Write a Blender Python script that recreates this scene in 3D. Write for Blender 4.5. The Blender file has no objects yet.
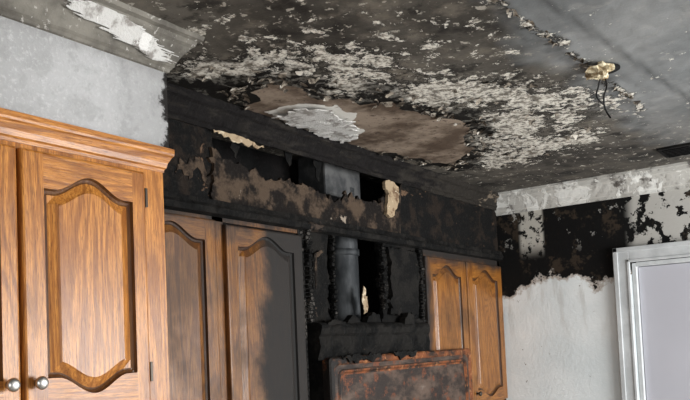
import bpy, math, random
from mathutils import Vector, Matrix, noise as mn
from mathutils.geometry import tessellate_polygon
random.seed(7)
sc=bpy.context.scene
sc.view_settings.view_transform='Standard'
COL=sc.collection

# ------------------------------------------------------------ node helpers
class NT:
    def __init__(s,name):
        s.m=bpy.data.materials.new(name); s.m.use_nodes=True
        s.t=s.m.node_tree; s.b=s.t.nodes['Principled BSDF']
        g=s.t.nodes.new('ShaderNodeNewGeometry'); s.pos=g.outputs['Position']
        sp=s.t.nodes.new('ShaderNodeSeparateXYZ'); s.L(s.pos,sp.inputs[0])
        s.x,s.y,s.z=sp.outputs
    def L(s,a,b): s.t.links.new(a,b)
    def put(s,v,sock):
        if hasattr(v,'is_linked'): s.L(v,sock)
        else: sock.default_value=v
    def math(s,op,a,b=0.0,c=None,clamp=False):
        n=s.t.nodes.new('ShaderNodeMath'); n.operation=op; n.use_clamp=clamp
        s.put(a,n.inputs[0]); s.put(b,n.inputs[1])
        if c is not None: s.put(c,n.inputs[2])
        return n.outputs[0]
    def add(s,*v):
        r=v[0]
        for k in v[1:]: r=s.math('ADD',r,k)
        return r
    def mul(s,*v):
        r=v[0]
        for k in v[1:]: r=s.math('MULTIPLY',r,k)
        return r
    def inv(s,v): return s.math('SUBTRACT',1.0,v)
    def cen(s,v,k): return s.math('MULTIPLY',s.math('SUBTRACT',v,.5),k)
    def scale(s,v):
        n=s.t.nodes.new('ShaderNodeVectorMath'); n.operation='MULTIPLY'
        s.L(s.pos,n.inputs[0]); n.inputs[1].default_value=v; return n.outputs[0]
    def noise(s,sc_,det=4,rough=.55,vec=None,dist=0,off=None):
        n=s.t.nodes.new('ShaderNodeTexNoise'); n.inputs['Scale'].default_value=sc_
        n.inputs['Detail'].default_value=det; n.inputs['Roughness'].default_value=rough
        n.inputs['Distortion'].default_value=dist
        v=vec if vec is not None else s.pos
        if off is not None:
            a=s.t.nodes.new('ShaderNodeVectorMath'); a.operation='ADD'; s.L(v,a.inputs[0]); a.inputs[1].default_value=(off,off*1.7,off*.6); v=a.outputs[0]
        s.L(v,n.inputs['Vector']); return n.outputs[0]
    def vor(s,sc_,feat='DISTANCE_TO_EDGE',vec=None):
        n=s.t.nodes.new('ShaderNodeTexVoronoi'); n.feature=feat; n.inputs['Scale'].default_value=sc_
        s.L(vec if vec is not None else s.pos,n.inputs['Vector']); return n.outputs[0]
    def ss(s,v,a,b):
        n=s.t.nodes.new('ShaderNodeMapRange'); n.interpolation_type='SMOOTHSTEP'
        s.put(v,n.inputs[0]); n.inputs[1].default_value=a; n.inputs[2].default_value=b
        n.inputs[3].default_value=0; n.inputs[4].default_value=1
        if a>b: n.inputs[1].default_value=b; n.inputs[2].default_value=a; n.inputs[3].default_value=1; n.inputs[4].default_value=0
        return n.outputs[0]
    def mix(s,f,a,b,mode='MIX'):
        n=s.t.nodes.new('ShaderNodeMix'); n.data_type='RGBA'; n.blend_type=mode
        s.put(f,n.inputs[0]); 
        for v,k in ((a,6),(b,7)):
            if isinstance(v,tuple): n.inputs[k].default_value=(*v[:3],1)
            else: s.L(v,n.inputs[k])
        return n.outputs[2]
    def attr(s,name):
        n=s.t.nodes.new('ShaderNodeAttribute'); n.attribute_name=name
        q=s.t.nodes.new('ShaderNodeSeparateColor'); s.L(n.outputs['Color'],q.inputs[0]); return q.outputs[:3]
    def done(s,col,rough=.7,bump=None,bstr=.3,bdist=.01,metal=0,spec=.3):
        if isinstance(col,tuple): s.b.inputs['Base Color'].default_value=(*col[:3],1)
        else: s.L(col,s.b.inputs['Base Color'])
        s.put(rough,s.b.inputs['Roughness']); s.put(metal,s.b.inputs['Metallic'])
        s.b.inputs['Specular IOR Level'].default_value=spec
        if bump is not None:
            n=s.t.nodes.new('ShaderNodeBump'); n.inputs['Strength'].default_value=bstr; n.inputs['Distance'].default_value=bdist
            s.L(bump,n.inputs['Height']); s.L(n.outputs[0],s.b.inputs['Normal'])
        return s.m

SOOT=(.005,.005,.005)
def oak(name,horiz=False,soot=(),tone=1.0,groove_shade=False):
    n=NT(name)
    sv=(22,22,1.3) if not horiz else (1.3,22,22)
    v=n.scale(sv)
    big=n.noise(1.1,2,.45,vec=n.scale((5,5,.7) if not horiz else (.7,5,5)),dist=.7)
    rings=n.ss(n.math('SINE',n.mul(big,110.0)),-.1,1.0)
    fine=n.noise(9,6,.7,vec=v)
    pore=n.noise(26,3,.6,vec=v)
    c=n.mix(n.ss(fine,.25,.75),tuple(tone*k for k in (.27,.083,.013)),tuple(tone*k for k in (.66,.285,.062)))
    c=n.mix(n.mul(rings,.55),c,tuple(tone*k for k in (.17,.048,.009)))
    c=n.mix(n.mul(n.ss(pore,.54,.64),.6),c,tuple(tone*k for k in (.09,.025,.005)))
    if groove_shade: c=n.mix(.80,c,tuple(tone*k for k in (.03,.009,.003)))  # crease shade put into the groove colour so the door relief reads stronger
    sn=n.noise(6,5,.6)
    f=None
    for ax,a,b,amp in soot:
        src={'x':n.x,'y':n.y,'z':n.z}[ax]
        q=n.ss(n.add(src,n.cen(sn,amp)),a,b)
        f=q if f is None else n.math('MAXIMUM',f,q)
    if f is None: f=n.mul(n.ss(sn,.45,.75),.14)
    else: f=n.math('MAXIMUM',f,n.mul(n.ss(n.noise(4,4,.6,off=31),.45,.70),.55))
    f=n.mul(f,.97)
    c=n.mix(f,c,SOOT)
    r=n.math('MULTIPLY_ADD',f,.45,.30)
    return n.done(c,r,bump=fine,bstr=.18,bdist=.004,spec=.45)
def oakset(name,soot=(),tone=1.0):
    return [oak(name+'_vertical',False,soot,tone),oak(name+'_horizontal',True,soot,tone),oak(name+'_groove_shade',False,soot,tone,True)]

def charred(name,dark=(.008,.008,.009),mid=(.07,.055,.045),light=(.35,.30,.25),t1=.5,t2=.68,scale=9,rough=.85,bs=.5,vscale=None,off=0.0,aniso=(1,1,1),grad=None,fo=.2):
    n=NT(name); v=n.scale(aniso)
    a=n.noise(scale,6,.65,vec=v,off=off)
    b=n.noise(scale*.55,5,.7,vec=v,off=off+5,dist=.6)
    fi=n.noise(scale*8,4,.7)
    if grad:
        g=n.ss(n.x,grad[0],grad[1]); a=n.add(a,n.mul(g,grad[2])); b=n.add(b,n.mul(g,grad[2]*.6))
    c=n.mix(n.ss(a,t1-.05,t1+.08),dark,mid)
    c=n.mix(n.ss(b,t2-.015,t2+.015),c,light)
    c=n.mix(n.mul(n.ss(fi,.5,.8),fo),c,(.16,.15,.14))
    if vscale:
        e=n.ss(n.vor(vscale),0,.12); c=n.mix(e,(.003,.003,.003),c)
        bump=n.add(e,n.mul(fi,.4))
    else: bump=n.add(n.mul(n.ss(b,t2-.015,t2+.015),.6),fi)
    return n.done(c,rough,bump=bump,bstr=bs,bdist=.01,spec=.15)

# ------------------------------------------------------------ mesh helpers
def mkobj(name,verts,faces,mats,fmat=None,parent=None,smooth=False):
    me=bpy.data.meshes.new(name); me.from_pydata(verts,[],faces)
    for m in (mats if isinstance(mats,(list,tuple)) else [mats]): me.materials.append(m)
    if fmat: me.polygons.foreach_set('material_index',fmat)
    if smooth: me.polygons.foreach_set('use_smooth',[True]*len(me.polygons))
    me.update(); o=bpy.data.objects.new(name,me); COL.objects.link(o)
    if parent: o.parent=parent
    return o
def empty(name):
    e=bpy.data.objects.new(name,None); COL.objects.link(e); e.empty_display_size=.1; return e
def boxgeo(a,b):
    x0,y0,z0=a;x1,y1,z1=b
    v=[(x0,y0,z0),(x1,y0,z0),(x1,y1,z0),(x0,y1,z0),(x0,y0,z1),(x1,y0,z1),(x1,y1,z1),(x0,y1,z1)]
    f=[(0,3,2,1),(4,5,6,7),(0,1,5,4),(1,2,6,5),(2,3,7,6),(3,0,4,7)]
    return v,f
def multi(name,boxes,mat,parent=None,bev=0):
    V=[];Fc=[]
    for a,b in boxes:
        v,f=boxgeo(a,b); k=len(V); V+=v; Fc+=[tuple(i+k for i in q) for q in f]
    o=mkobj(name,V,Fc,mat,parent=parent)
    if bev:
        m=o.modifiers.new('b','BEVEL'); m.width=bev; m.segments=2
    return o
def box(name,a,b,mat,parent=None,bev=0): return multi(name,[(a,b)],mat,parent,bev)
def extr(name,prof,path,mat,parent=None,jit=0,step=.03):
    P=[path[0]]
    for i in range(len(path)-1):
        (p0,d0),(p1,d1)=path[i],path[i+1]
        L=math.dist(p0,p1); n=max(1,int(L/step))
        for k in range(1,n+1):
            t=k/n; d=d0 if k<n else d1
            P.append((tuple(p0[j]*(1-t)+p1[j]*t for j in (0,1)),d))
    V=[];F=[];m=len(prof)
    for (p,d) in P:
        for o,z in prof:
            j=jit*(mn.noise(Vector((p[0]*25,p[1]*25,z*30)))) if o>0.001 else 0
            V.append((p[0]+d[0]*(o+j),p[1]+d[1]*(o+j),z))
    for i in range(len(P)-1):
        for k in range(m-1):
            a=i*m+k; F.append((a,a+1,a+m+1,a+m))
    F.append(tuple(range(m))); F.append(tuple((len(P)-1)*m+k for k in reversed(range(m))))
    return mkobj(name,V,F,mat,parent=parent)
def torn(name,poly,to3,thick,amp,mat,seed=0,parent=None,step=.012,bulge=0):
    pts=[]
    n=len(poly)
    for i in range(n):
        a,b=poly[i],poly[(i+1)%n]; smooth=len(a)>2
        L=math.dist(a[:2],b[:2]); k=max(1,int(L/step)) if not smooth else 1
        for j in range(k):
            t=j/k; u=a[0]*(1-t)+b[0]*t; v=a[1]*(1-t)+b[1]*t
            if not smooth and j>0:
                u+=amp*(mn.noise(Vector((u*40,v*40,seed)))*1.1+mn.noise(Vector((u*110,v*110,seed+3)))*.6)
                v+=amp*(mn.noise(Vector((u*40,v*40,seed+9)))*1.1+mn.noise(Vector((u*110,v*110,seed+13)))*.6)
            pts.append((u,v))
    tr=tessellate_polygon([[Vector((u,v,0)) for u,v in pts]])
    N=len(pts); V=[];F=[]
    for dd in (0,thick):
        for (u,v) in pts:
            w=bulge*mn.noise(Vector((u*12,v*12,seed+20)))
            V.append(to3(u,v,dd+w))
    for t in tr: F.append(tuple(t)); F.append(tuple(N+i for i in reversed(t)))
    for i in range(N): j=(i+1)%N; F.append((i,j,N+j,N+i))
    return mkobj(name,V,F,mat,parent=parent)
def onY(y): return lambda u,v,d:(u,y+d,v)
def onX(x): return lambda u,v,d:(x+d,u,v)

def panel_door(name,x0,x1,z0,z1,yf,mats,sl=.05,sr=.05,rt=.075,rb=.075,arch=.035,archb=.035,th=.02,parent=None):
    a,b=x0+sl,x1-sr; c=(a+b)/2; w=b-a
    def bump(x):
        s=abs(x-c)/w
        return .5*(1+math.cos(math.pi*s/.40)) if s<.40 else 0.0
    zt=lambda x: z1-rt+arch*bump(min(max(x,a),b))
    zb=lambda x: z0+rb-archb*bump(min(max(x,a),b))
    offs=[0,.003,.009,.013,.034,.038]
    prof={0:0,.003:-.009,.009:-.012,.013:-.011,.034:-.002,.038:.0005}
    def h(d):
        if d<=0: return 0
        k=offs
        for i in range(len(k)-1):
            if d<=k[i+1]+1e-9:
                t=(d-k[i])/(k[i+1]-k[i]); return prof[k[i]]*(1-t)+prof[k[i+1]]*t
        return prof[k[-1]]
    xs=[x0,x0+.002,x0+.006,a]+[a+o for o in offs[1:]]
    n=28
    xi0,xi1=a+offs[-1],b-offs[-1]
    xs+=[xi0+(xi1-xi0)*i/n for i in range(1,n)]
    xs+=[b-o for o in reversed(offs)]+[x1-.006,x1-.002,x1]
    V=[];F=[];fm=[];D=[]
    for x in xs:
        B,T=zb(x),zt(x)
        zs=[z0,z0+.002,z0+.006]+[B+o for o in offs]
        zi0,zi1=B+offs[-1],T-offs[-1]
        zs+=[zi0+(zi1-zi0)*i/6 for i in range(1,6)]
        zs+=[T-o for o in reversed(offs)]+[z1-.006,z1-.002,z1]
        rowsN=len(zs)
        for z in zs:
            d=min(x-a,b-x,z-B,T-z); e=min(x-x0,x1-x,z-z0,z1-z)
            y=yf-h(d)
            if e<.0019: y+=.005
            elif e<.0055: y+=.0015
            V.append((x,y,z)); D.append(d)
    NX=len(xs)
    for i in range(NX-1):
        xm=(xs[i]+xs[i+1])/2
        for j in range(rowsN-1):
            p=i*rowsN+j; q=(p,p+rowsN,p+rowsN+1,p+1); F.append(q)
            dm=sum(D[k] for k in q)/4
            rail=(a<xm<b) and (j<3 or j>=rowsN-4)
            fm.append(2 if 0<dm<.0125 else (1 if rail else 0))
    loop=[i*rowsN for i in range(NX)]+[(NX-1)*rowsN+j for j in range(1,rowsN)]+[i*rowsN+rowsN-1 for i in range(NX-2,-1,-1)]+[j for j in range(rowsN-2,0,-1)]
    k=len(V)
    for q in loop: V.append((V[q][0],yf+th,V[q][2]))
    m=len(loop)
    for i in range(m):
        j=(i+1)%m; F.append((loop[i],k+i,k+j,loop[j])); fm.append(0)
    return mkobj(name,V,F,mats,fm,parent=parent)

def lathe(name,prof,center,axis,mat,parent=None,seg=24):
    ax=Vector(axis).normalized(); q=Vector((0,0,1)).rotation_difference(ax)
    V=[];F=[]
    for r,h in prof:
        for i in range(seg):
            t=2*math.pi*i/seg; V.append(tuple(Vector(center)+q@Vector((r*math.cos(t),r*math.sin(t),h))))
    for k in range(len(prof)-1):
        for i in range(seg):
            j=(i+1)%seg; F.append((k*seg+i,k*seg+j,(k+1)*seg+j,(k+1)*seg+i))
    F.append(tuple(reversed(range(seg)))); F.append(tuple((len(prof)-1)*seg+i for i in range(seg)))
    return mkobj(name,V,F,mat,parent=parent,smooth=True)

# ------------------------------------------------------------ materials
OF=oakset('oak'); oakF,oakFh,_=OF
O1=oakset('oak_sooty',[('z',1.95,2.06,.2)],.46)
O2=oakset('oak_burnt',[('x',2.01,2.13,.26),('z',1.93,2.06,.25)],.44)
O3=oakset('oak_smoked',[('z',1.93,2.03,.14),('x',3.43,3.33,.14)],.55)
M_black=charred('charred_black',dark=(.0035,.0035,.0035),mid=(.011,.010,.009),light=(.045,.033,.026),t2=.65,fo=.06)
M_allig=charred('alligator_char',dark=(.006,.006,.006),mid=(.016,.015,.014),light=(.06,.055,.05),t2=.6,vscale=55,bs=1.0,fo=.1)
M_cavity=charred('cavity_soot',dark=(.003,.003,.003),mid=(.006,.005,.005),light=(.016,.013,.011),t2=.7,fo=.03)
M_dry=charred('burnt_drywall',dark=(.009,.007,.006),mid=(.075,.052,.036),light=(.30,.25,.20),t1=.52,t2=.65,scale=8,bs=.6,fo=.12)
M_dry2=charred('sooted_soffit',dark=(.004,.004,.004),mid=(.017,.012,.009),light=(.12,.075,.048),t1=.53,t2=.60,scale=9,bs=.6,fo=.06)
M_tan=charred('torn_paper_tan',dark=(.16,.10,.06),mid=(.38,.29,.19),light=(.62,.52,.38),t1=.42,t2=.6,scale=20)
M_white=charred('peeled_plaster_white',dark=(.30,.28,.26),mid=(.62,.61,.59),light=(.78,.77,.75),t1=.44,t2=.56,scale=18,bs=.5)
M_crownR=charred('burnt_crown_paint',dark=(.007,.006,.006),mid=(.022,.019,.016),light=(.15,.12,.09),t1=.55,t2=.70,scale=9,aniso=(.5,1,2),grad=(2.7,4.2,.24),fo=.1)
M_crownW=charred('dirty_crown_paint',dark=(.12,.11,.10),mid=(.50,.49,.46),light=(.74,.74,.71),t1=.40,t2=.52,scale=12,bs=.4)
M_flake=charred('paint_flake',dark=(.05,.042,.035),mid=(.30,.26,.21),light=(.66,.62,.55),t1=.48,t2=.56,scale=30)

n=NT('smoked_plaster')
a=n.noise(2.2,4,.5); fi=n.noise(90,4,.7); bl=n.noise(14,6,.65)
c=n.mix(n.ss(a,.35,.65),(.38,.38,.38),(.52,.52,.525))
c=n.mix(n.mul(n.ss(fi,.5,.72),.4),c,(.72,.72,.72))
c=n.mix(n.mul(n.ss(bl,.5,.62),.25),c,(.24,.24,.235))
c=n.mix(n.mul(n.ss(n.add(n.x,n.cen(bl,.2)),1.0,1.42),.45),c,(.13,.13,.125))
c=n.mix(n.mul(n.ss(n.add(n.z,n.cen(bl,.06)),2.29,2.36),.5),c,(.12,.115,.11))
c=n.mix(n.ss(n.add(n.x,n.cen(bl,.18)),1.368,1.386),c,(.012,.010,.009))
M_plF=n.done(c,.8,bump=n.add(fi,bl),bstr=.5,bdist=.006)
n=NT('smoked_crown_paint')
bl=n.noise(7,6,.6); fi=n.noise(60,4,.7)
c=n.mix(n.ss(bl,.35,.68),(.075,.068,.058),(.22,.205,.175))
c=n.mix(n.ss(fi,.60,.68),c,(.42,.40,.37))
M_crF=n.done(c,.75,bump=fi,bstr=.35,bdist=.006)

# far wall
n=NT('scorched_wall_paint')
w=n.noise(8,8,.70); w2=n.noise(2.6,4,.55,off=3); fi=n.noise(45,4,.65)
dr=n.noise(4,3,.5,vec=n.scale((1,4,.8)),off=4)
q=n.add(n.z,n.cen(w,.28),n.cen(w2,.32),n.mul(n.ss(n.y,1.72,1.85),.08))
ch=n.ss(q,1.914,1.920)
rim=n.mul(n.ss(q,1.88,1.914),n.inv(ch))
c=n.mix(n.ss(w2,.3,.7),(.74,.80,.82),(.88,.92,.93))
strk=n.mul(n.ss(dr,.54,.68),n.ss(n.z,1.40,1.85),.30)
c=n.mix(strk,c,(.30,.26,.21))
c=n.mix(n.ss(n.noise(20,5,.65,off=6),.69,.70),c,(.09,.07,.05))
c=n.mix(n.mul(rim,.65),c,(.24,.14,.07))
black=n.mix(n.ss(n.noise(9,6,.7,off=8),.53,.62),(.006,.006,.006),(.042,.031,.022))
c=n.mix(ch,c,black)
st=n.mul(n.ss(n.y,1.60,1.62),n.ss(n.y,1.77,1.74))
st=n.mul(st,n.ss(n.noise(22,5,.7,off=2),.42,.48),n.ss(n.z,2.02,2.14))
c=n.mix(st,c,(.54,.52,.47))
pt=n.mul(n.ss(n.y,1.15,1.08),n.ss(n.noise(10,6,.65,off=11),.47,.49),n.ss(n.z,1.96,2.02))
pt=n.math('MAXIMUM',pt,n.mul(n.ss(n.noise(13,6,.7,off=21),.62,.64),n.ss(n.z,2.0,2.2),.7))
c=n.mix(pt,c,(.50,.49,.46))
M_wall=n.done(c,.75,bump=n.add(n.mul(ch,.5),n.mul(pt,.5),fi),bstr=.35,bdist=.006,spec=.15)

n=NT('painted_casing'); fi=n.noise(9,5,.6)
c=n.mix(n.ss(fi,.35,.7),(.50,.52,.53),(.64,.66,.67)); M_case=n.done(c,.6,bump=fi,bstr=.1,spec=.2)
n=NT('painted_door'); fi=n.noise(3,3,.5)
c=n.mix(fi,(.46,.46,.51),(.56,.56,.61)); M_door=n.done(c,.6,spec=.2)
n=NT('galvanised_duct'); fi=n.noise(10,5,.6,vec=n.scale((1,1,.4)))
c=n.mix(n.ss(fi,.4,.65),(.022,.025,.028),(.085,.09,.095)); M_duct=n.done(c,.6,bump=fi,bstr=.2,metal=.3)
n=NT('duct_boot'); fi=n.noise(10,5,.6)
c=n.mix(n.ss(fi,.4,.65),(.04,.042,.045),(.11,.11,.11)); M_boot=n.done(c,.6,bump=fi,bstr=.2,metal=.2)
n=NT('nickel'); M_knob=n.done((.55,.53,.50),.28,metal=.95)
n=NT('brass_hinge'); M_hinge=n.done((.06,.05,.04),.4,metal=.7)
n=NT('rusted_steel')
a=n.noise(11,6,.7); b=n.noise(30,5,.7,off=4); g=n.noise(4,5,.6,off=9)
c=n.mix(n.ss(a,.40,.58),(.018,.011,.008),(.19,.058,.018))
c=n.mix(n.mul(n.ss(b,.54,.64),.8),c,(.38,.17,.07)); c=n.mix(n.ss(g,.56,.63),c,(.010,.008,.007))
M_rust=n.done(c,.6,bump=b,bstr=.5,metal=.15)
n=NT('heat_stained_panel')
a=n.noise(5,6,.65,vec=n.scale((1,1,2))); b=n.noise(16,6,.75,off=4)
c=n.mix(n.ss(a,.42,.62),(.022,.015,.012),(.105,.070,.052))
c=n.mix(n.ss(b,.54,.64),c,(.15,.048,.020)); c=n.mix(n.mul(n.ss(a,.61,.69),.7),c,(.20,.17,.15)); M_stain=n.done(c,.5,bump=b,bstr=.4,metal=.1)
n=NT('floor_tile'); c=n.mix(n.noise(4,3),(.35,.32,.28),(.45,.42,.38)); M_floor=n.done(c,.5)
n=NT('insulation_debris'); fi=n.noise(60,4); c=n.mix(n.ss(fi,.4,.6),(.34,.25,.14),(.80,.72,.52)); M_ins=n.done(c,.9,bump=fi,bstr=.6)
n=NT('wire_black'); M_wire=n.done((.01,.01,.01),.6)

# ceiling
n=NT('burnt_ceiling_paint')
fl,br,chm=n.attr('m1'); wh,sg,hz=n.attr('m2')
lo=n.noise(2.0,4,.55); mid=n.noise(7,6,.65); hi=n.noise(11,10,.74,dist=.25); hi2=n.noise(70,4,.65,off=7); sp=n.noise(30,4,.65,off=3); h34=n.noise(34,6,.7,off=12)
base=n.mix(n.ss(lo,.35,.65),(.044,.039,.033),(.115,.104,.088))
base=n.mix(n.mul(n.ss(mid,.50,.66),.8),base,(.16,.140,.114))
base=n.mix(n.mul(n.ss(mid,.48,.36),.85),base,(.016,.014,.012))
bli=n.ss(n.vor(11,'F1'),.20,.34)
sgc=n.mix(n.ss(lo,.3,.7),(.13,.137,.14),(.24,.245,.245))
sgc=n.mix(n.mul(n.inv(bli),.35),sgc,(.29,.29,.28))
base=n.mix(sg,base,sgc)
base=n.mix(n.mul(hz,.9),base,(.022,.022,.023))
f0=n.add(sp,n.mul(fl,.06))
base=n.mix(n.mul(n.ss(f0,.61,.66),n.inv(n.mul(sg,.85))),base,(.36,.335,.29))
paper=n.mix(n.ss(n.noise(5,6,.65,off=9),.38,.62),(.10,.070,.050),(.31,.245,.19))
paper=n.mix(n.mul(n.ss(h34,.56,.64),.8),paper,(.055,.036,.026))
brm=n.ss(n.add(br,n.cen(mid,1.7),n.cen(hi2,.3)),.46,.51)
cm=n.ss(n.add(chm,n.cen(hi,1.8)),.50,.55)
q=n.add(n.mul(hi,.75),n.mul(h34,.25),n.mul(fl,.17))
rim=n.ss(q,.53,.58); fk=n.ss(q,.60,.612)
flc=n.mix(n.ss(hi2,.36,.56),(.26,.23,.19),(.72,.69,.62))
flc=n.mix(n.mul(n.ss(h34,.52,.42),.85),flc,(.11,.095,.075))
c=base
c=n.mix(n.mul(rim,n.ss(fl,.1,.5),.9),c,(.012,.010,.008))
c=n.mix(cm,c,(.006,.005,.004))
c=n.mix(brm,c,paper)
fkm=n.mul(fk,n.inv(n.mul(brm,.93)),n.inv(n.mul(cm,n.ss(fl,.85,.6),.8)))
c=n.mix(fkm,c,flc)
wm=n.ss(n.add(wh,n.cen(hi,.9)),.47,.52)
c=n.mix(wm,c,(.68,.66,.62))
bump=n.add(n.mul(fkm,-.9),n.mul(h34,.5),n.mul(brm,.8))
M_ceil=n.done(c,.75,bump=bump,bstr=.6,bdist=.008,spec=.2)

# ------------------------------------------------------------ room shell
XW=4.28; YW=2.2; ZC=2.44
box('floor',(-1.2,-2.2,-.1),(XW+.12,YW+.1,0),M_floor)
box('wall_left',(-1.2,YW,0),(XW+.12,YW+.1,ZC+.1),M_cavity)
multi('wall_far',[((XW,1.12,0),(XW+.12,YW,ZC)),((XW,-2.2,0),(XW+.12,.20,ZC)),((XW,.20,1.95),(XW+.12,1.12,ZC))],M_wall)

def inpoly(x,y,P):
    r=False; j=len(P)-1
    for i in range(len(P)):
        if (P[i][1]>y)!=(P[j][1]>y) and x<(P[j][0]-P[i][0])*(y-P[i][1])/(P[j][1]-P[i][1])+P[i][0]: r=not r
        j=i
    return r
def sd(x,y,P):
    m=9
    for i in range(len(P)):
        ax,ay=P[i];bx,by=P[(i+1)%len(P)]
        dx,dy=bx-ax,by-ay; t=max(0,min(1,((x-ax)*dx+(y-ay)*dy)/(dx*dx+dy*dy+1e-9)))
        m=min(m,math.hypot(x-ax-t*dx,y-ay-t*dy))
    return m if inpoly(x,y,P) else -m
def soft(d,w): return max(0,min(1,.5+d/(2*w)))
BR=[(1.85,1.74),(1.87,1.61),(2.09,1.53),(2.31,1.46),(2.51,1.36),(2.77,1.34),(3.16,1.49),(3.36,1.70),(3.14,1.77),(2.84,1.84),(2.46,1.86),(2.22,1.86),(2.03,1.87)]
WHP=[(2.12,1.80),(2.10,1.68),(2.17,1.59),(2.36,1.63),(2.56,1.74),(2.60,1.84),(2.37,1.84),(2.24,1.84)]
CHP=[(1.52,1.88),(1.56,1.58),(1.80,1.44),(2.1,1.30),(2.5,1.20),(2.85,1.20),(3.25,1.34),(3.5,1.60),(3.5,1.8),(2.9,1.9),(1.6,1.9)]
FLP=[(1.55,1.62),(1.60,1.42),(1.80,1.27),(2.1,1.18),(2.34,1.02),(2.60,.90),(2.85,.83),(3.2,.95),(3.5,1.15),(3.6,1.45),(3.45,1.66),(3.1,1.45),(2.77,1.30),(2.5,1.33),(2.2,1.46),(1.9,1.58),(1.8,1.70),(1.62,1.75)]
FL2=[(1.3,1.5),(1.45,1.0),(1.9,.84),(2.6,.82),(3.0,.9),(2.5,1.2),(1.9,1.4),(1.6,1.6)]
xs=[-1.2,-.6,0,.4]+[.6+.018*i for i in range(int((4.28-.6)/.018)+1)]+[4.28+.12]
ys=[-2.2,-1.6,-1.,-.5,-.2]+[.0+.018*i for i in range(int(2.2/.018)+1)]+[2.3]
V=[];F=[];A1=[];A2=[]
for x in xs:
    for y in ys:
        nz=mn.fractal(Vector((x*5,y*5,1)),.8,2,4)*.08
        nz2=mn.fractal(Vector((x*5,y*5,7)),.8,2,4)*.08
        X,Y=x+nz,y+nz2
        fl=soft(sd(X,Y,FLP)+.03,.13); fl2=soft(sd(X,Y,FL2),.14)*.24
        flv=max(fl*1.0,fl2)
        flv*=.85+.6*mn.noise(Vector((x*4,y*6,30)))
        br=soft(sd(X,Y,BR),.03); ch=soft(sd(X,Y,CHP),.08)*.76; wh=soft(sd(X,Y,WHP),.02)
        l1=.76-.035*(x-1.8); s1=max(0,1-abs(Y-nz2*.6-l1)/.025) if 1.2<x<3.1 else 0
        flv=max(flv,s1*1.0*(1 if mn.noise(Vector((x*6,0,3)))>-.15 else .3))
        sg=soft(.80-Y+.08*mn.noise(Vector((x*2,y*2,5))),.06)*(1-soft(x-3.2,.4)*.5)
        l2=.67-.10*(x-1.88)
        hz=max(.65*max(0,1-abs(y-l2)/.022),.55*max(0,1-abs(Y-l1-.03)/.02))
        hz=max(hz,soft(x-3.55+.5*mn.noise(Vector((x*2,y*2,11))),.5)*.35)
        hz=max(hz,.9*soft(.05-math.hypot(x-2.62,(y-.72)*1.6)+.05*mn.noise(Vector((x*12,y*12,1))),.06))
        flv*=1-soft(x-3.6,.15)*.5
        A1+= [flv,br,ch,1]; A2+=[wh,sg,hz,1]
        z=ZC-.004*s1 + .006*(fl-.5)*mn.noise(Vector((x*20,y*20,0)))
        V.append((x,y,z))
ny=len(ys)
for i in range(len(xs)-1):
    for j in range(ny-1):
        p=i*ny+j; F.append((p,p+1,p+ny+1,p+ny))
ce=mkobj('ceiling',V,F,M_ceil,smooth=True)
for nm,dat in (('m1',A1),('m2',A2)):
    at=ce.data.color_attributes.new(nm,'FLOAT_COLOR','POINT'); at.data.foreach_set('color',dat)
so=ce.modifiers.new('s','SOLIDIFY'); so.thickness=.1; so.offset=-1

# ------------------------------------------------------------ foreground soffit + crown
box('soffit',(-1.2,1.57,2.118),(1.385,YW,ZC),M_plF)
cov=[(0,2.335),(.006,2.337),(.008,2.345),(.016,2.351),(.020,2.362),(.034,2.385),(.050,2.406),(.058,2.412),(.062,2.424),(.074,2.428),(.076,2.44),(0,2.44)]
extr('trim_1',cov,[((-1.2,1.57),(0,-1)),((1.385,1.57),(1,-1)),((1.385,1.89),(1,0))],M_crF,jit=.005)
def oncove(u,v,d):
    y=1.57-.014-.044*v; z=2.350+.062*v
    return (u,y-.007+d*.5,z-.004-d*.3)
torn('peeled_crown_paint',[(1.05,.8),(1.10,1.1),(1.17,1.1),(1.24,.95),(1.30,.72),(1.35,.5),(1.36,.2),(1.32,.05),(1.26,.3),(1.20,.3),(1.15,.55),(1.09,.55)],oncove,.003,.05,M_white,3)

# ------------------------------------------------------------ foreground cabinet
kc=empty('kitchen_cabinet')
box('carcass',(-.6,1.575,1.38),(1.352,2.19,2.10),oakF,kc)
multi('face_frame',[((1.285,1.565,1.38),(1.357,1.60,2.08)),((-.6,1.565,2.03),(1.285,1.60,2.08)),((-.6,1.565,1.38),(1.285,1.60,1.42))],oakF,kc,.001)
extr('crown',[(0,2.050),(.004,2.050),(.005,2.058),(.009,2.062),(.012,2.075),(.020,2.090),(.024,2.094),(.025,2.100),(.025,2.113),(.018,2.116),(0,2.116)],[((-.6,1.565),(0,-1)),((1.353,1.565),(1,-1)),((1.353,1.89),(1,0))],oakFh,kc)
for i,(u,v) in enumerate([(.932,1.279),(.580,.922),(.23,.57)]):
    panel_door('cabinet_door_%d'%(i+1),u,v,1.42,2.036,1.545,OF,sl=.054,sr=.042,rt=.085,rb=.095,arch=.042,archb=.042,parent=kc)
for i,xx in enumerate((.890,.957)):
    lathe('knob_%d'%(i+1),[(.006,0),(.006,.010),(.008,.013),(.0145,.018),(.0155,.023),(.013,.028),(.008,.030),(.001,.031)],(xx,1.545,1.507),(0,-1,0),M_knob,kc)
for i,zz in enumerate((1.945,1.49)):
    box('hinge_%d'%(i+1),(1.281,1.548,zz),(1.289,1.566,zz+.05),M_hinge,kc,.001)

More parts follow.
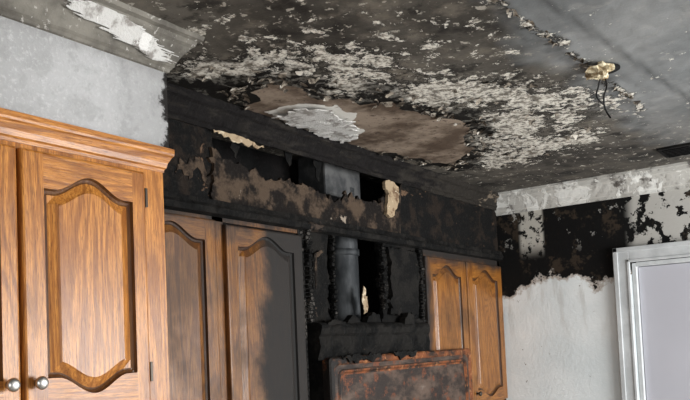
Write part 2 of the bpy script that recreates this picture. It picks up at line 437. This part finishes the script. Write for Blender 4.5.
# ------------------------------------------------------------ recessed cabinets, left group
k1=empty('kitchen_cabinet')
YR=1.90
box('carcass',(1.40,YR+.01,1.2),(2.36,2.19,2.07),M_cavity,k1)
multi('face_frame',[((1.40,YR,1.2),(1.44,YR+.02,2.07)),((1.862,YR,1.2),(1.915,YR+.02,2.07)),((1.40,YR,2.02),(2.36,YR+.018,2.07))],O1[0],k1)
box('face_stile',(2.335,YR-.002,1.2),(2.37,YR+.02,2.07),M_allig,k1)
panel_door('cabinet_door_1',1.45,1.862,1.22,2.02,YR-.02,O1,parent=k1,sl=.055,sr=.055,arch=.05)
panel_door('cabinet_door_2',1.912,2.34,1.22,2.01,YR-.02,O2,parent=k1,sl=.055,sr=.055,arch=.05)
k2=empty('kitchen_cabinet')
box('carcass',(3.31,YR+.01,1.17),(4.275,2.19,2.07),M_cavity,k2)
multi('face_frame',[((3.30,YR,1.17),(3.345,YR+.02,2.07)),((3.30,YR,2.0),(4.275,YR+.018,2.07)),((3.30,YR,1.17),(4.275,YR+.018,1.21)),((4.25,YR,1.17),(4.275,YR+.02,2.07))],O3[0],k2)
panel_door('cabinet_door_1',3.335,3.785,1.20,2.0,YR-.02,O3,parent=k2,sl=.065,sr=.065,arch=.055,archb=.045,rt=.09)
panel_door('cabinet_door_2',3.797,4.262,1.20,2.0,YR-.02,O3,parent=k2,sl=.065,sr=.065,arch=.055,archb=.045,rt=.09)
lathe('knob',[(.005,0),(.006,.012),(.014,.02),(.014,.026),(.002,.03)],(3.84,YR-.02,1.26),(0,-1,0),M_hinge,k2)

# ------------------------------------------------------------ recessed soffit
sf=empty('burnt_soffit')
torn('soffit_face_left',[(1.39,2.075,1),(1.91,2.075,1),(1.93,2.20),(1.90,2.26),(1.875,2.30),(1.875,2.38),(1.39,2.38,1)],onY(YR),.016,.012,M_dry2,1,sf)
torn('drywall_panel',[(1.86,2.09,1),(3.12,2.085,1),(3.14,2.30),(3.10,2.31),(3.04,2.32),(3.0,2.28),(2.93,2.215),(2.72,2.225),(2.60,2.185),(2.43,2.215),(2.24,2.225),(2.15,2.205),(2.07,2.235),(1.93,2.25),(1.86,2.28)],onY(YR-.012),.014,.028,M_dry,2,sf,bulge=.006)
torn('soffit_face_right',[(3.05,2.075,1),(4.275,2.075,1),(4.275,2.38,1),(3.20,2.38,1),(3.15,2.33),(3.12,2.25)],onY(YR),.016,.014,M_dry2,5,sf)
torn('torn_end',[(2.97,2.17),(3.02,2.16),(3.05,2.20),(3.09,2.24),(3.09,2.315),(3.04,2.335),(2.975,2.33),(2.97,2.30),(3.0,2.27),(2.98,2.22)],onY(YR-.03),.016,.014,M_tan,8,sf)
torn('paper_curl',[(1.86,2.345),(1.98,2.325),(2.1,2.322),(2.13,2.332),(2.05,2.342),(1.95,2.348)],lambda u,v,d:(u,YR-.02-.5*(v-2.33)+d,v-.005),.003,.012,M_tan,4,sf)
torn('soot_free_patch',[(1.70,2.16),(1.73,2.18),(1.76,2.15),(1.80,2.20),(1.83,2.15),(1.85,2.14),(1.83,2.22),(1.79,2.235),(1.75,2.20),(1.72,2.22)],onY(YR-.003),.003,.015,M_dry,4,sf)
for i,(u,h,y) in enumerate([(1.98,.09,.0),(2.30,.06,.01),(2.48,.10,.0),(3.02,.05,-.01)]):
    torn('hanging_shred_%d'%i,[(u,2.375),(u+.07,2.375),(u+.055,2.36-h*.5),(u+.04,2.36-h),(u+.02,2.365-h*.7)],onY(YR+.02+y),.004,.016,M_black,i,sf)
extr('trim_4',[(0,2.035),(.03,2.04),(.036,2.06),(.026,2.072),(.022,2.09),(0,2.095)],[((1.39,YR-.001),(0,-1)),((4.275,YR-.001),(0,-1))],M_black,None,jit=.010,step=.015)
box('soffit_bottom',(1.39,YR+.016,2.075),(4.275,2.19,2.088),M_cavity,sf)
crp=[(0,2.345),(.008,2.345),(.010,2.36),(.018,2.366),(.024,2.385),(.040,2.408),(.052,2.415),(.056,2.43),(.056,2.44),(0,2.44)]
extr('trim_2',crp,[((1.39,YR),(0,-1)),((4.28,YR),(0,-1))],M_crownR,jit=.010,step=.015)
crw=[(0,2.315),(.010,2.315),(.012,2.332),(.022,2.338),(.03,2.36),(.052,2.395),(.07,2.405),(.075,2.425),(.085,2.427),(.085,2.44),(0,2.44)]
extr('trim_3',crw,[((XW,1.898),(-1,0)),((XW,-2.2),(-1,0))],M_crownW,jit=.004,step=.03)

# ------------------------------------------------------------ duct
dc=empty('exhaust_duct')
def tube(name,r,p0,p1,mat,parent,seg=28):
    p0,p1=Vector(p0),Vector(p1); L=(p1-p0).length
    pr=[(r*.93,0),(r,0.001)]
    k=max(2,int(L/.05))
    for i in range(1,k): pr.append((r*(1+.012*mn.noise(Vector((i*.7,3,1)))),L*i/k))
    pr+=[(r,L-.001),(r*.93,L)]
    return lathe(name,pr,p0,p1-p0,mat,parent,seg)
tube('pipe',.072,(2.865,2.06,1.665),(2.865,2.06,2.30),M_duct,dc)
tube('collar',.079,(2.865,2.06,1.98),(2.865,2.06,2.01),M_duct,dc)
box('boot',(2.66,1.99,2.24),(2.94,2.15,2.437),M_boot,dc,.01)
tube('boot_collar',.085,(2.865,2.06,2.20),(2.865,2.06,2.25),M_boot,dc)

# ------------------------------------------------------------ hood opening char
hb=empty('charred_hood_surround')
torn('left_panel',[(2.37,1.66),(2.37,2.04,1),(2.56,2.04,1),(2.545,1.95),(2.56,1.86),(2.54,1.78),(2.56,1.66)],onY(YR+.015),.02,.02,M_black,1,hb,bulge=.006)
torn('right_panel',[(2.95,1.64),(2.97,1.75),(2.945,1.85),(2.96,1.95),(2.94,2.04,1),(3.31,2.04,1),(3.31,1.64)],onY(YR+.01),.02,.02,M_black,2,hb,bulge=.006)
torn('right_block',[(3.0,1.70),(3.02,1.95),(3.0,2.02),(3.26,2.01),(3.28,1.9),(3.26,1.70)],onY(YR-.012),.02,.02,M_black,6,hb,bulge=.01)
def charcol(name,x,z0,z1,y,w,parent):
    V=[];F=[];z=z0
    while z<z1:
        h=.014+.008*random.random(); ww=w*(.7+.5*random.random()); dx=(random.random()-.5)*w*.5; dy=random.random()*.008
        v,f=boxgeo((x-ww/2+dx,y-dy-.012,z+.001),(x+ww/2+dx,y+.01,z+h-.002)); k=len(V); V+=v; F+=[tuple(a+k for a in q) for q in f]; z+=h
    o=mkobj(name,V,F,M_allig,parent=parent); m=o.modifiers.new('b','BEVEL'); m.width=.004; m.segments=2
charcol('char_column_1',2.39,1.66,2.03,YR-.004,.03,hb)
charcol('char_column_2',2.575,1.66,2.03,YR+.012,.02,hb)
charcol('char_column_3',2.955,1.72,2.03,YR,.035,hb)
charcol('char_column_4',3.30,1.66,2.03,YR-.004,.03,hb)
torn('light_scrap',[(2.83,1.70),(2.86,1.71),(2.855,1.80),(2.84,1.83),(2.825,1.78)],onY(YR+.03),.004,.012,M_tan,2,hb)
torn('paper_strip',[(2.44,1.80),(2.45,1.80),(2.452,1.93),(2.50,1.955),(2.49,1.965),(2.44,1.945)],onY(YR-.002),.004,.006,M_dry,2,hb)

# ------------------------------------------------------------ range hood
rh=empty('range_hood')
box('hood_body',(2.44,1.876,1.15),(3.285,2.18,1.56),M_black,rh,.004)
extr('canopy',[(0,1.505),(.018,1.505),(.020,1.54),(.026,1.56),(.024,1.60),(.038,1.612),(.040,1.635),(.034,1.645),(.02,1.655),(0,1.66)],[((2.40,1.885),(0,-1)),((3.296,1.885),(0,-1))],M_black,rh,jit=.016,step=.02)
box('canopy_top',(2.40,1.886,1.505),(3.29,2.18,1.655),M_black,rh)
for i,(u,w,h) in enumerate([(2.45,.14,.012),(2.62,.10,.03),(2.80,.12,.045),(2.92,.2,.02),(3.06,.10,.045),(3.14,.14,.02)]):
    torn('debris_%d'%i,[(u,1.645),(u+w,1.645),(u+w*.9,1.65+h),(u+w*.4,1.66+h),(u+.01,1.65+h*.6)],onY(1.855+.02*(i%4)),.03,.010,M_black,i,rh)
rp=empty('rusted_hood_panel')
for i,(u,w,z) in enumerate([(2.50,.30,1.495),(2.9,.22,1.50)]):
    torn('char_drip_%d'%i,[(u,z+.022),(u+w,z+.022),(u+w*.8,z-.005),(u+w*.5,z+.004),(u+w*.3,z-.012)],onY(1.822),.008,.014,M_black,i+3,rp)
def rrect(x0,x1,z0,z1,r,k=6):
    P=[]
    for cx,cz,a0 in ((x1-r,z1-r,0),(x0+r,z1-r,90),(x0+r,z0+r,180),(x1-r,z0+r,270)):
        for i in range(k+1):
            t=math.radians(a0+90*i/k); P.append((cx+r*math.cos(t),cz+r*math.sin(t)))
    return P
X0,X1,Z0,Z1=2.43,3.70,1.14,1.515
rings=[(0,.012,1.872),(0,.012,1.838),(.006,.014,1.832),(.026,.03,1.832),(.032,.03,1.838),(.050,.03,1.838),(.054,.03,1.834),(.062,.03,1.834),(.068,.03,1.842),(.075,.03,1.842)]
V=[];F=[];fm=[]
N=28
for ri,(off,r,y) in enumerate(rings):
    for (x,z) in rrect(X0+off,X1-off,Z0+off,Z1-off,r+.01):
        V.append((x,y+.004*mn.noise(Vector((x*9,z*9,2))),z+ (.010*mn.noise(Vector((x*5,1,4))) if z>1.4 else 0)))
for k in range(len(rings)-1):
    for i in range(N):
        j=(i+1)%N; F.append((k*N+i,(k+1)*N+i,(k+1)*N+j,k*N+j)); fm.append(1 if k in (4,5) else 0)
F.append(tuple((len(rings)-1)*N+i for i in range(N))); fm.append(1)
F.append(tuple(reversed(range(N)))); fm.append(0)
mkobj('front_panel',V,F,[M_rust,M_stain],fm,rp)

# ------------------------------------------------------------ door casing + door
dcg=empty('door_1')
y1,y0_,zt=1.21,.11,2.035
multi('casing',[((XW-.018,1.125,0),(XW,y1,zt)),((XW-.018,y0_,0),(XW,.195,zt)),((XW-.018,.195,1.95),(XW,1.125,zt)),
                 ((XW-.026,1.185,0),(XW-.016,y1,zt)),((XW-.026,y0_,zt-.025),(XW-.016,y1,zt)),((XW-.022,1.125,0),(XW-.016,1.14,1.965)),((XW-.022,.18,1.95),(XW-.016,1.14,1.965))],M_case,dcg,.003)
multi('jamb',[((XW,1.095,0),(XW+.12,1.118,1.945)),((XW,.2,1.925),(XW+.12,1.095,1.948)),((XW,.2,0),(XW+.12,.222,1.93))],M_case,dcg,.003)
box('door_slab',(XW+.03,.225,0.01),(XW+.07,1.092,1.922),M_door,dcg,.002)

# ------------------------------------------------------------ ceiling fixture debris, vent
lb=empty('ceiling_light_box')
lathe('box',[(.05,0),(.05,.004),(.045,.006),(.001,.006)],(2.50,.70,2.432),(0,0,1),M_cavity,lb)
def blob(name,c,r,mat,parent,seed,sq=(1,1,.6)):
    V=[];F=[];A=14;B=9
    for i in range(B+1):
        for j in range(A):
            th=math.pi*i/B; ph=2*math.pi*j/A
            d=Vector((math.sin(th)*math.cos(ph),math.sin(th)*math.sin(ph),math.cos(th)))
            k=r*(1+.9*mn.noise(d*2.2+Vector((seed,0,0))))
            V.append((c[0]+d.x*k*sq[0],c[1]+d.y*k*sq[1],c[2]+d.z*k*sq[2]))
    for i in range(B):
        for j in range(A):
            q=(j+1)%A; F.append((i*A+j,i*A+q,(i+1)*A+q,(i+1)*A+j))
    return mkobj(name,V,F,mat,parent=parent)
blob('insulation',(2.46,.70,2.42),.036,M_ins,lb,1)
blob('insulation_b',(2.50,.735,2.425),.024,M_ins,lb,4)
def wire(name,pts,r,mat,parent=None):
    cu=bpy.data.curves.new(name,'CURVE'); cu.dimensions='3D'; cu.bevel_depth=r; cu.bevel_resolution=2
    s=cu.splines.new('NURBS'); s.points.add(len(pts)-1); s.use_endpoint_u=True; s.order_u=3
    for p,q in zip(s.points,pts): p.co=(*q,1)
    cu.materials.append(mat); o=bpy.data.objects.new(name,cu); COL.objects.link(o); o.parent=parent; return o
wire('wire_1',[(2.48,.70,2.43),(2.50,.69,2.38),(2.47,.70,2.34),(2.51,.71,2.30),(2.50,.69,2.27)],.003,M_wire,lb)
wire('wire_2',[(2.50,.71,2.43),(2.53,.73,2.39),(2.51,.74,2.35),(2.55,.72,2.33)],.003,M_wire,lb)
cv=empty('ceiling_vent')
box('vent_frame',(3.78,.68,2.428),(3.98,.84,2.442),M_black,cv,.003)
multi('vent_louvres',[((3.80+.03*i,.70,2.422),(3.81+.03*i,.82,2.430)) for i in range(6)],M_cavity,cv)

# ------------------------------------------------------------ curling flakes
V=[];F=[]
def flake(x,y,s,curl,rot):
    k=len(V); n=4; ca,sa=math.cos(rot),math.sin(rot)
    wb=s*random.uniform(.3,.8)
    for i in range(n+1):
        t=i/n
        ang=curl*t; px=s*math.sin(ang)/max(curl,.01); pz=-s*(1-math.cos(ang))/max(curl,.01)
        for sgn in (-1,1):
            wd=wb*(1-.6*t*t)*(1+.9*(random.random()-.5))
            V.append((x+px*ca-sgn*wd*sa,y+px*sa+sgn*wd*ca,ZC-.003+pz))
    for i in range(n):
        a=k+2*i; F.append((a,a+1,a+3,a+2))
cnt=0
while cnt<260:
    x=random.uniform(1.5,3.65); y=random.uniform(.8,1.85)
    d=sd(x,y,BR); e=sd(x,y,FLP)
    if (-.07<d<.02 and random.random()<.8) or (d<0 and e>0 and random.random()<.07):
        flake(x,y,random.uniform(.008,.034),random.uniform(.4,1.4),random.uniform(0,6.28)); cnt+=1
for i in range(60):
    x=random.uniform(1.6,3.0); flake(x,.76-.035*(x-1.8)+random.uniform(-.012,.012),random.uniform(.008,.02),1.2,random.uniform(0,6.28))
mkobj('peeling_paint_flakes',V,F,M_flake)
torn('hanging_plaster_sheet',[(2.11,1.79),(2.12,1.66),(2.20,1.60),(2.30,1.645),(2.36,1.63),(2.50,1.71),(2.58,1.76),(2.585,1.83),(2.40,1.835),(2.30,1.80),(2.24,1.835)],lambda u,v,d:(u,v,ZC-.012-d),.004,.03,M_white,9)

# ------------------------------------------------------------ lights
def area(name,loc,target,sx,sy,en,col=(1,1,1)):
    l=bpy.data.lights.new(name,'AREA'); l.shape='RECTANGLE'; l.size=sx; l.size_y=sy; l.energy=en; l.color=col
    o=bpy.data.objects.new(name,l); COL.objects.link(o); o.location=loc
    o.rotation_euler=(Vector(target)-Vector(loc)).to_track_quat('-Z','Y').to_euler(); return o
area('window_daylight',(3.0,-2.1,1.4),(2.2,1.9,1.9),1.8,1.2,130,(1,.99,.97))
area('soft_fill',(-1.0,-.6,1.5),(2.0,1.4,2.1),1.2,1.2,22,(1,.98,.95))  # added soft fill from the back left, no window there
area('far_wall_fill',(3.5,-1.9,1.2),(4.3,1.5,1.4),.9,1.6,60,(.95,.98,1))  # added fill to brighten the far wall, no doorway behind it
w=bpy.data.worlds.new('World'); sc.world=w; w.use_nodes=True
w.node_tree.nodes['Background'].inputs[0].default_value=(.96,.98,1,1); w.node_tree.nodes['Background'].inputs[1].default_value=.42

# ------------------------------------------------------------ camera
f=750.0;p=math.radians(3);r=math.radians(2.5);a=math.atan(540*math.cos(p)/f)
Fv=Vector((math.cos(a)*math.cos(p),math.sin(a)*math.cos(p),math.sin(p)))
R=Vector((math.sin(a),-math.cos(a),0)); U=R.cross(Fv)
R2=R*math.cos(r)-U*math.sin(r); U2=R*math.sin(r)+U*math.cos(r)
y0=345.6-f*math.tan(p)
cam=bpy.data.cameras.new('camera'); co=bpy.data.objects.new('camera',cam); COL.objects.link(co)
M=Matrix((R2,U2,-Fv)).transposed().to_4x4(); M.translation=(0,0,1.56); co.matrix_world=M
cam.sensor_width=36; cam.lens=36*f/690; cam.shift_y=(y0-200)/690; cam.clip_start=.05
sc.camera=co
